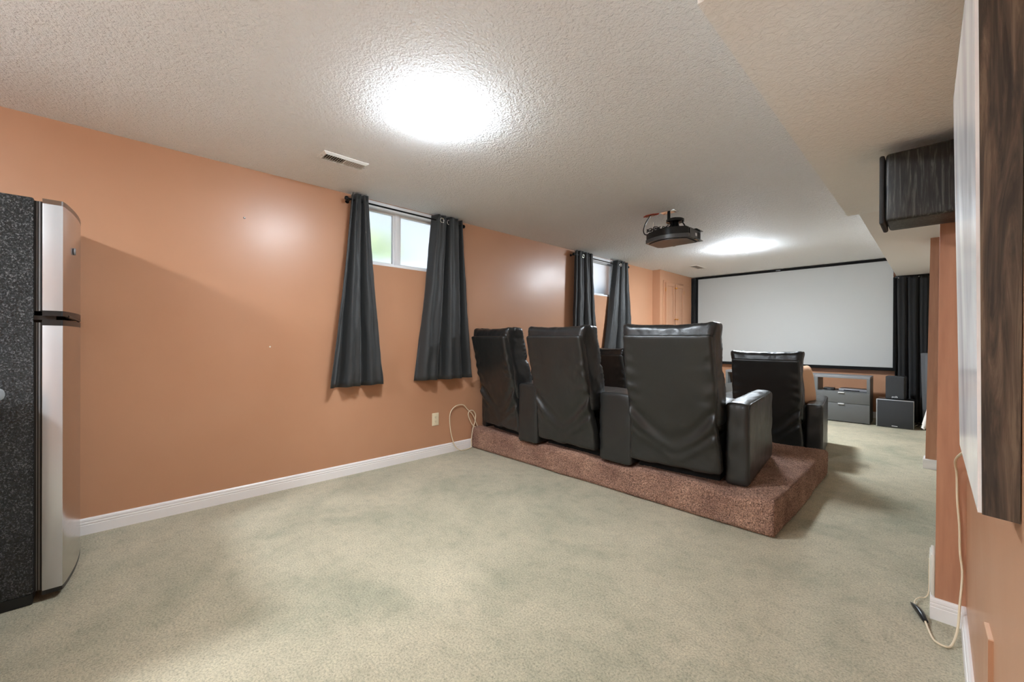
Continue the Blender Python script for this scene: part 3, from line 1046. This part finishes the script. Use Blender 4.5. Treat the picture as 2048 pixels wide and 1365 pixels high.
# ------------------------------------------------------------------ screen, black curtains, far end
SXL, SXR, SZ0, SZ1, SY = -3.137, -.429, .752, 2.276, 7.93
root = empty('projection_screen', ((SXL + SXR) / 2, SY, SZ0))
def SB(name, mat, x0, x1, y0, y1, z0, z1, bevel=0, par=None):
    return B(name, mat, par or root, x0 - (SXL + SXR) / 2, x1 - (SXL + SXR) / 2, y0 - SY, y1 - SY, z0 - SZ0, z1 - SZ0, bevel)
SB('screen_surface', 'screen_white', SXL, SXR, SY, SY + .02, SZ0, SZ1)
fr = [SB('screen_frame', 'black_velvet', SXL - .045, SXR + .012, SY - .02, SY + .045, SZ1, SZ1 + .036, .003),
      SB('screen_frame', 'black_velvet', SXL - .045, SXR + .045, SY - .02, SY + .045, SZ0 - .045, SZ0, .003),
      SB('screen_frame', 'black_velvet', SXL - .045, SXL, SY - .02, SY + .045, SZ0, SZ1, .003),
      SB('screen_frame', 'black_velvet', SXR, SXR + .045, SY - .02, SY + .045, SZ0, 2.03, .003)]
SB('emblem', 'player_silver', -1.865, -1.80, SY - .0225, SY - .02, SZ1 + .012, SZ1 + .022, .001, fr[0])
tag(root, 'wide white projection screen in a black velvet frame on the far wall', 'screen')
curtain('stage_curtain', (-3.235, -3.165), (-3.235, -3.165), 2.30, .02, 1.6, .012, 7.87, 'black_curtain',
        'narrow black curtain between the cupboard wall and the projection screen', (), .5, 36, 30, face=(0, 1))
curtain('stage_curtain', (-.41, .10), (-.40, .12), 2.02, .02, 4.6, .035, 7.85, 'black_curtain',
        'long black pleated curtain at the wall end behind the subwoofer', (), 2.2, 110, 30, face=(0, 1))
root = empty('curtain_track', (-.15, 7.85, SOF))
B('rail', 'black_metal', root, -.26, .27, -.02, .02, -.03, -.001, .003)
for k in range(3):
    bm = bmesh.new(); cyl(bm, (-.22 + k * .2, -.03, -.03), (-.22 + k * .2, -.02, -.03), .007, None, 8); link('screw', bm, 'chrome', root)
tag(root, 'black rail at the soffit holding the long black curtain', 'curtain rail')

# cupboard doors on the bump-out
root = empty('wall_cupboard', (-3.24, 7.10, .85))
ya, yb, zt_, D_ = -.356, .357, 1.267, .02
B('cupboard_frame', 'wall_paint', root, 0, .012, ya - .035, yb + .035, -.03, zt_ + .035, .004)
for s, (a, b) in enumerate(((ya, -.009), (.009, yb))):
    d_ = B('door', 'wall_paint', root, .012, .030, a, b, 0, zt_, .004)
    bm = bmesh.new()
    e = .055
    for bb in ((  .030, .044, a, a + e, 0, zt_), (.030, .037, b - e, b, 0, zt_), (  .030, .044, a + e, b - e, 0, e), (  .030, .044, a + e, b - e, zt_ - e, zt_)):
        box(bm, *bb, bevel=.004)
    link('rail', bm, 'wall_paint', d_)
    ky = b - .03 if s == 0 else a + .03
    bm = bmesh.new(); lathe(bm, [(.004, 0), (.006, .012), (.014, .02), (.015, .028), (.008, .034), (.002, .035)], 14, (.044, ky, .645), 'X'); link('knob', bm, 'brass', d_, 60)
    B('hinge', 'brass', d_, .030, .040, (a - .006) if s == 0 else b - .004, (a + .004) if s == 0 else b + .006, zt_ - .16, zt_ - .09, .002)
bm = bmesh.new(); lathe(bm, [(.004, 0), (.012, .004), (.016, .016), (.010, .03), (.003, .034)], 14, (.044, .0, zt_ - .075), 'X')
box(bm, .044, .052, -.04, .05, zt_ - .083, zt_ - .067)
link('latch', bm, 'brass', root, 40)
tag(root, 'tall pair of brown painted cupboard doors with brass latch near the screen', 'cupboard')

# ------------------------------------------------------------------ media console
CXL, CXR, CY0, CY1, CH = -2.43, -.617, 7.29, 7.69, .642
def console_unit(x0, x1, label):
    root = empty('media_console', ((x0 + x1) / 2, (CY0 + CY1) / 2, 0))
    hw, hd = (x1 - x0) / 2, (CY1 - CY0) / 2
    B('top', 'console_top', root, -hw, hw, -hd, hd, CH - .034, CH, .002)
    for s in (-1, 1):
        B('side_panel', 'console_grey', root, s * hw - (.034 if s > 0 else 0), s * hw + (.034 if s < 0 else 0), -hd, hd, .004, CH - .034, .001)
    B('shelf', 'console_grey', root, -hw + .034, hw - .034, -hd, hd, .405, .425)
    B('carcass', 'console_grey', root, -hw + .034, hw - .034, -hd + .02, hd, .02, .405)
    for (z0, z1) in ((.012, .262), (.267, .418)):
        d_ = B('drawer', 'console_grey', root, -hw + .0015, hw - .0015, -hd - .016, -hd, z0, z1, .0015)
        B('handle', 'handle_silver', d_, -.034, .034, -hd - .034, -hd - .016, z1 - .014, z1 + .001, .002)
    tag(root, label, 'media console', 'media console units')
console_unit(-1.222, -.617, 'grey media console unit nearest the subwoofer, with two drawers and open shelf')
console_unit(-1.827, -1.222, 'grey media console unit in the middle of the run under the screen')
console_unit(-2.432, -1.827, 'grey media console unit at the window end of the run under the screen')
SHZ = .425
root = empty('disc_player', (-.80, 7.45, SHZ))
B('case', 'player_silver', root, -.155, .145, -.11, .13, .004, .034, .004)
B('fascia', 'screen_black', root, -.10, .07, -.1115, -.109, .010, .020)
for fx in (-.12, .11): B('foot', 'speaker_black', root, fx - .012, fx + .012, -.08, .08, 0, .004)
tag(root, 'slim silver disc player on the open shelf of the media console', 'disc player')
root = empty('set_top_box', (-1.07, 7.42, SHZ))
bm = rblock((.12, .11, .034), .006, (2, 2, 1)); link('case', bm, 'speaker_black', root, 40, loc=(0, 0, .017))
B('status_light', 'player_silver', root, -.02, .02, -.0565, -.0545, .012, .018)
TUBE('cable', 'speaker_black', root, [(.055, .04, .012), (.10, .06, .008), (.15, .09, .006), (.19, .16, .006)], .003)
tag(root, 'small black set top box on the console shelf beside the disc player', 'set top box')
root = empty('receiver', (-1.55, 7.48, SHZ))
B('case', 'speaker_black', root, -.22, .22, -.15, .15, .006, .15, .004)
B('fascia', 'screen_black', root, -.22, .22, -.158, -.15, .01, .148, .003)
B('trim_strip', 'player_silver', root, -.22, .275, -.165, -.158, .045, .055)
for kx in (-.17, .17):
    bm = bmesh.new(); cyl(bm, (kx, -.158, .09), (kx, -.18, .09), .026, .022, 20); link('knob', bm, 'player_silver', root, 40)
tag(root, 'black receiver on the console shelf behind the front recliner', 'receiver')
root = empty('game_console', (-2.13, 7.48, SHZ))
B('case', 'speaker_black', root, -.20, .20, -.13, .13, .004, .16, .008)
B('fascia', 'screen_black', root, -.19, .19, -.134, -.13, .02, .06)
tag(root, 'black boxy device on the shelf of the window end console', 'electronics')

# ------------------------------------------------------------------ subwoofer, centre speaker, tower
root = empty('subwoofer', (-.372, 7.42, 0))
B('cabinet', 'speaker_black', root, -.178, .178, -.14, .18, .006, .362, .006)
B('front_bezel', 'speaker_edge', root, -.180, .180, -.155, -.14, .004, .366, .004)
B('grille', 'speaker_grille', root, -.170, .173, -.162, -.154, .008, .357, .003)
B('badge', 'logo_white', root, -.028, .028, -.164, -.162, .022, .030, .0008)
tag(root, 'black subwoofer with pale edge standing on the carpet beside the console', 'subwoofer')
root = empty('centre_speaker', (-.375, 7.42, .366))
bm = rblock((.196, .17, .30), .018, (4, 4, 6)); link('cabinet', bm, 'speaker_black', root, 40, loc=(.010, .02, .150))
bm = rblock((.182, .03, .302), .014, (4, 1, 6)); gr_ = link('grille', bm, 'speaker_grille', root, 40, loc=(0, -.08, .152))
text_mesh('badge_lettering', 'polk', .034, 'logo_white', root, Matrix.Translation((0, -.0965, .022)) @ Matrix.Rotation(PI / 2, 4, 'X'))
tag(root, 'small dark speaker standing on top of the subwoofer', 'speaker')
root = empty('tower_speaker', (-.015, 7.50, 0))
bm = bmesh.new()
a = [(-.125, -.125), (.11, -.125), (.11, .16), (-.10, .16)]
prism(bm, a, .03, .975)
for v in bm.verts:
    if v.co.z < .5: v.co.x *= .78
link('cabinet', bm, 'tower_grey', root)
B('plinth', 'speaker_black', root, -.11, .11, -.12, .16, .002, .03, .003)
B('grille', 'tower_grey', root, -.085, .085, -.131, -.125, .08, .95, .002)
tag(root, 'tall dark floor standing speaker beside the long black curtain', 'speaker')
cb = TUBE('speaker_cable', 'speaker_black', None, [(-.25, 7.62, .006), (-.20, 7.56, .02), (-.165, 7.50, .05), (-.15, 7.56, .02), (-.17, 7.64, .006), (-.13, 7.66, .03), (-.18, 7.58, .006)], .005)
tag(cb, 'tangle of black cable on the carpet between subwoofer and tower speaker', 'cable')

# white throw over a wooden chair behind the pillar
root = empty('wooden_chair', (.18, 6.05, 0))
for (x, y, dx, dy) in ((-.20, -.18, -.035, -.03), (.20, -.18, .035, -.03), (-.20, .18, -.03, .05), (.20, .18, .03, .05)):
    bm = bmesh.new(); cyl(bm, (x + dx, y + dy, .002), (x, y, .44), .016, .02, 10); link('leg', bm, 'pale_wood', root, 40)
bm = rblock((.46, .44, .04), .015, (6, 6, 1)); link('seat', bm, 'pale_wood', root, 40, loc=(0, 0, .45))
for x in (-.19, .19):
    bm = bmesh.new(); cyl(bm, (x, .19, .46), (x * 1.02, .26, .86), .015, .013, 10); link('back_post', bm, 'pale_wood', root, 40)
B('back_rail', 'pale_wood', root, -.20, .20, .235, .262, .72, .86, .008)
tag(root, 'pale wooden chair mostly hidden behind the far pillar', 'chair')
def throw_fn(p, n, u):
    q = Vector(p)
    e = max(0, -u.x)
    q += n * .008 * fbm((u.y * 3, u.z * 3, 2))
    return q
bm = bmesh.new()
G = []
prof = [(.16, .78), (.05, .765), (-.08, .74), (-.175, .66), (-.208, .52), (-.232, .38), (-.256, .26), (-.262, .235)]
cp = catmull([(x, 0, z) for x, z in prof], 5)
for p in cp:
    G.append([bm.verts.new((p.x + .008 * math.sin(k * 1.9 + p.z * 4), -.20 + .42 * k / 14, p.z + .006 * math.sin(k * 1.1))) for k in range(15)])
for r0, r1 in zip(G, G[1:]):
    for k in range(14): bm.faces.new((r0[k], r0[k + 1], r1[k + 1], r1[k]))
o = link('throw_blanket', bm, 'white_throw', None, 0, loc=(.18, 6.05, 0))
so = o.modifiers.new('thickness', 'SOLIDIFY'); so.thickness = .016; so.offset = 1
tag(o, 'white textured throw hanging over the pale wooden chair by the pillar', 'throw blanket')

# ------------------------------------------------------------------ right wall: surround speaker, art panel, cord, cleat
root = empty('surround_speaker', (RX, 2.275, 1.59))
bm = rblock((.225, .205, .265), .012, (4, 4, 4)); link('cabinet', bm, 'speaker_wood', root, 40, loc=(-.1125 - .002, -.002, .1325))
bm = rblock((.016, .19, .27), .007, (1, 4, 4)); link('grille', bm, 'speaker_grille', root, 40, loc=(-.238, -.002, .130))
tag(root, 'black wood grain speaker mounted high on the wall under the soffit', 'speaker')

ny, fy = .923, 1.499
root = empty('art_panel', (RX, (ny + fy) / 2, .865))
def apt(x, y, z): return Vector((x - RX, y - (ny + fy) / 2, z - .865))
c8 = [apt(.084, ny, .862), apt(.048, ny, .865), apt(.045, fy, .865), apt(.084, fy, .862),
      apt(.084, ny, 1.755), apt(.040, ny, 1.755), apt(.030, fy, 1.722), apt(.084, fy, 1.722)]
def hexa(bm, c):
    v = [bm.verts.new(p) for p in c]
    for f_ in ((0, 1, 2, 3), (4, 5, 6, 7), (0, 1, 5, 4), (1, 2, 6, 5), (2, 3, 7, 6), (3, 0, 4, 7)):
        bm.faces.new([v[i] for i in f_])
bm = bmesh.new(); hexa(bm, c8); link('panel', bm, 'stained_wood', root)
ins = [Vector(p) for p in c8]
face = [ins[1], ins[2], ins[6], ins[5]]
bm = bmesh.new()
off = Vector((-.004, 0, 0))
cc = sum(face, Vector()) / 4
fr_ = [p + (cc - p) * .004 for p in face]
hexa(bm, [fr_[0], fr_[1], fr_[2], fr_[3], fr_[0] + off, fr_[1] + off, fr_[2] + off, fr_[3] + off])
link('painted_face', bm, 'resin_art', root)
tag(root, 'glossy white and silver art panel with dark stained wood edge on the wall', 'art panel')

cordp = [(.066, 1.47, .90), (.060, 1.62, .84), (.050, 2.0, .74), (.052, 2.30, .66), (.058, 2.374, .60), (.060, 2.374, .50), (.066, 2.374, .40), (.068, 2.373, .30),
         (.074, 2.36, .22), (.066, 2.30, .12), (.060, 2.26, .05), (.045, 2.21, .008), (.027, 2.185, .006), (.0, 2.20, .006), (-.015, 2.26, .006), (-.026, 2.32, .010)]
root = empty('spliced_cord', (.06, 2.37, 0))
def rel(ps): return [Vector(p) - Vector((.06, 2.37, 0)) for p in ps]
TUBE('cord', 'cream_cord', root, rel(cordp), .0038)
TUBE('tape_splice', 'black_tape', root, rel([(-.024, 2.315, .010), (-.034, 2.345, .014), (-.046, 2.385, .013), (-.058, 2.415, .010), (-.070, 2.445, .007)]),
     lambda t: .011 * math.sin(PI * min(1, .18 + t * .8)) ** .7 + .001)
TUBE('thin_wire', 'cream_cord', root, rel([(-.060, 2.42, .010), (-.058, 2.47, .012), (-.045, 2.51, .012), (-.028, 2.53, .012), (-.018, 2.535, .04), (-.017, 2.53, .13), (-.016, 2.52, .19)]), .0025)
tag(root, 'cream cord with a black tape splice drooping from the art panel to the carpet', 'cord')
root = empty('cord_cover', (0, 2.46, .085))
B('cover_plate', 'white_plastic', root, -.012, 0, -.06, .06, .001, .165, .003)
B('cover_lip', 'white_plastic', root, -.016, -.012, -.055, .055, .01, .155, .001)
tag(root, 'white plastic cover plate low on the side of the near column', 'cover plate')
root = empty('wall_cleat', (RX, 1.36, 0))
bm = bmesh.new()
box(bm, -.0075, 0, -.057, .054, .002, .494)
for v in bm.verts:
    if v.co.z > .3: v.co.z += -.008 if v.co.y > 0 else .008
link('board', bm, 'wall_paint', root)
bm = bmesh.new()
box(bm, -.0073, 0, -.056, .053, .494, .4965)
for v in bm.verts: v.co.z += -.008 if v.co.y > 0 else .008
link('cut_end', bm, 'cut_wood', root)
tag(root, 'short brown painted wood board with raw cut end low on the wall', 'board')
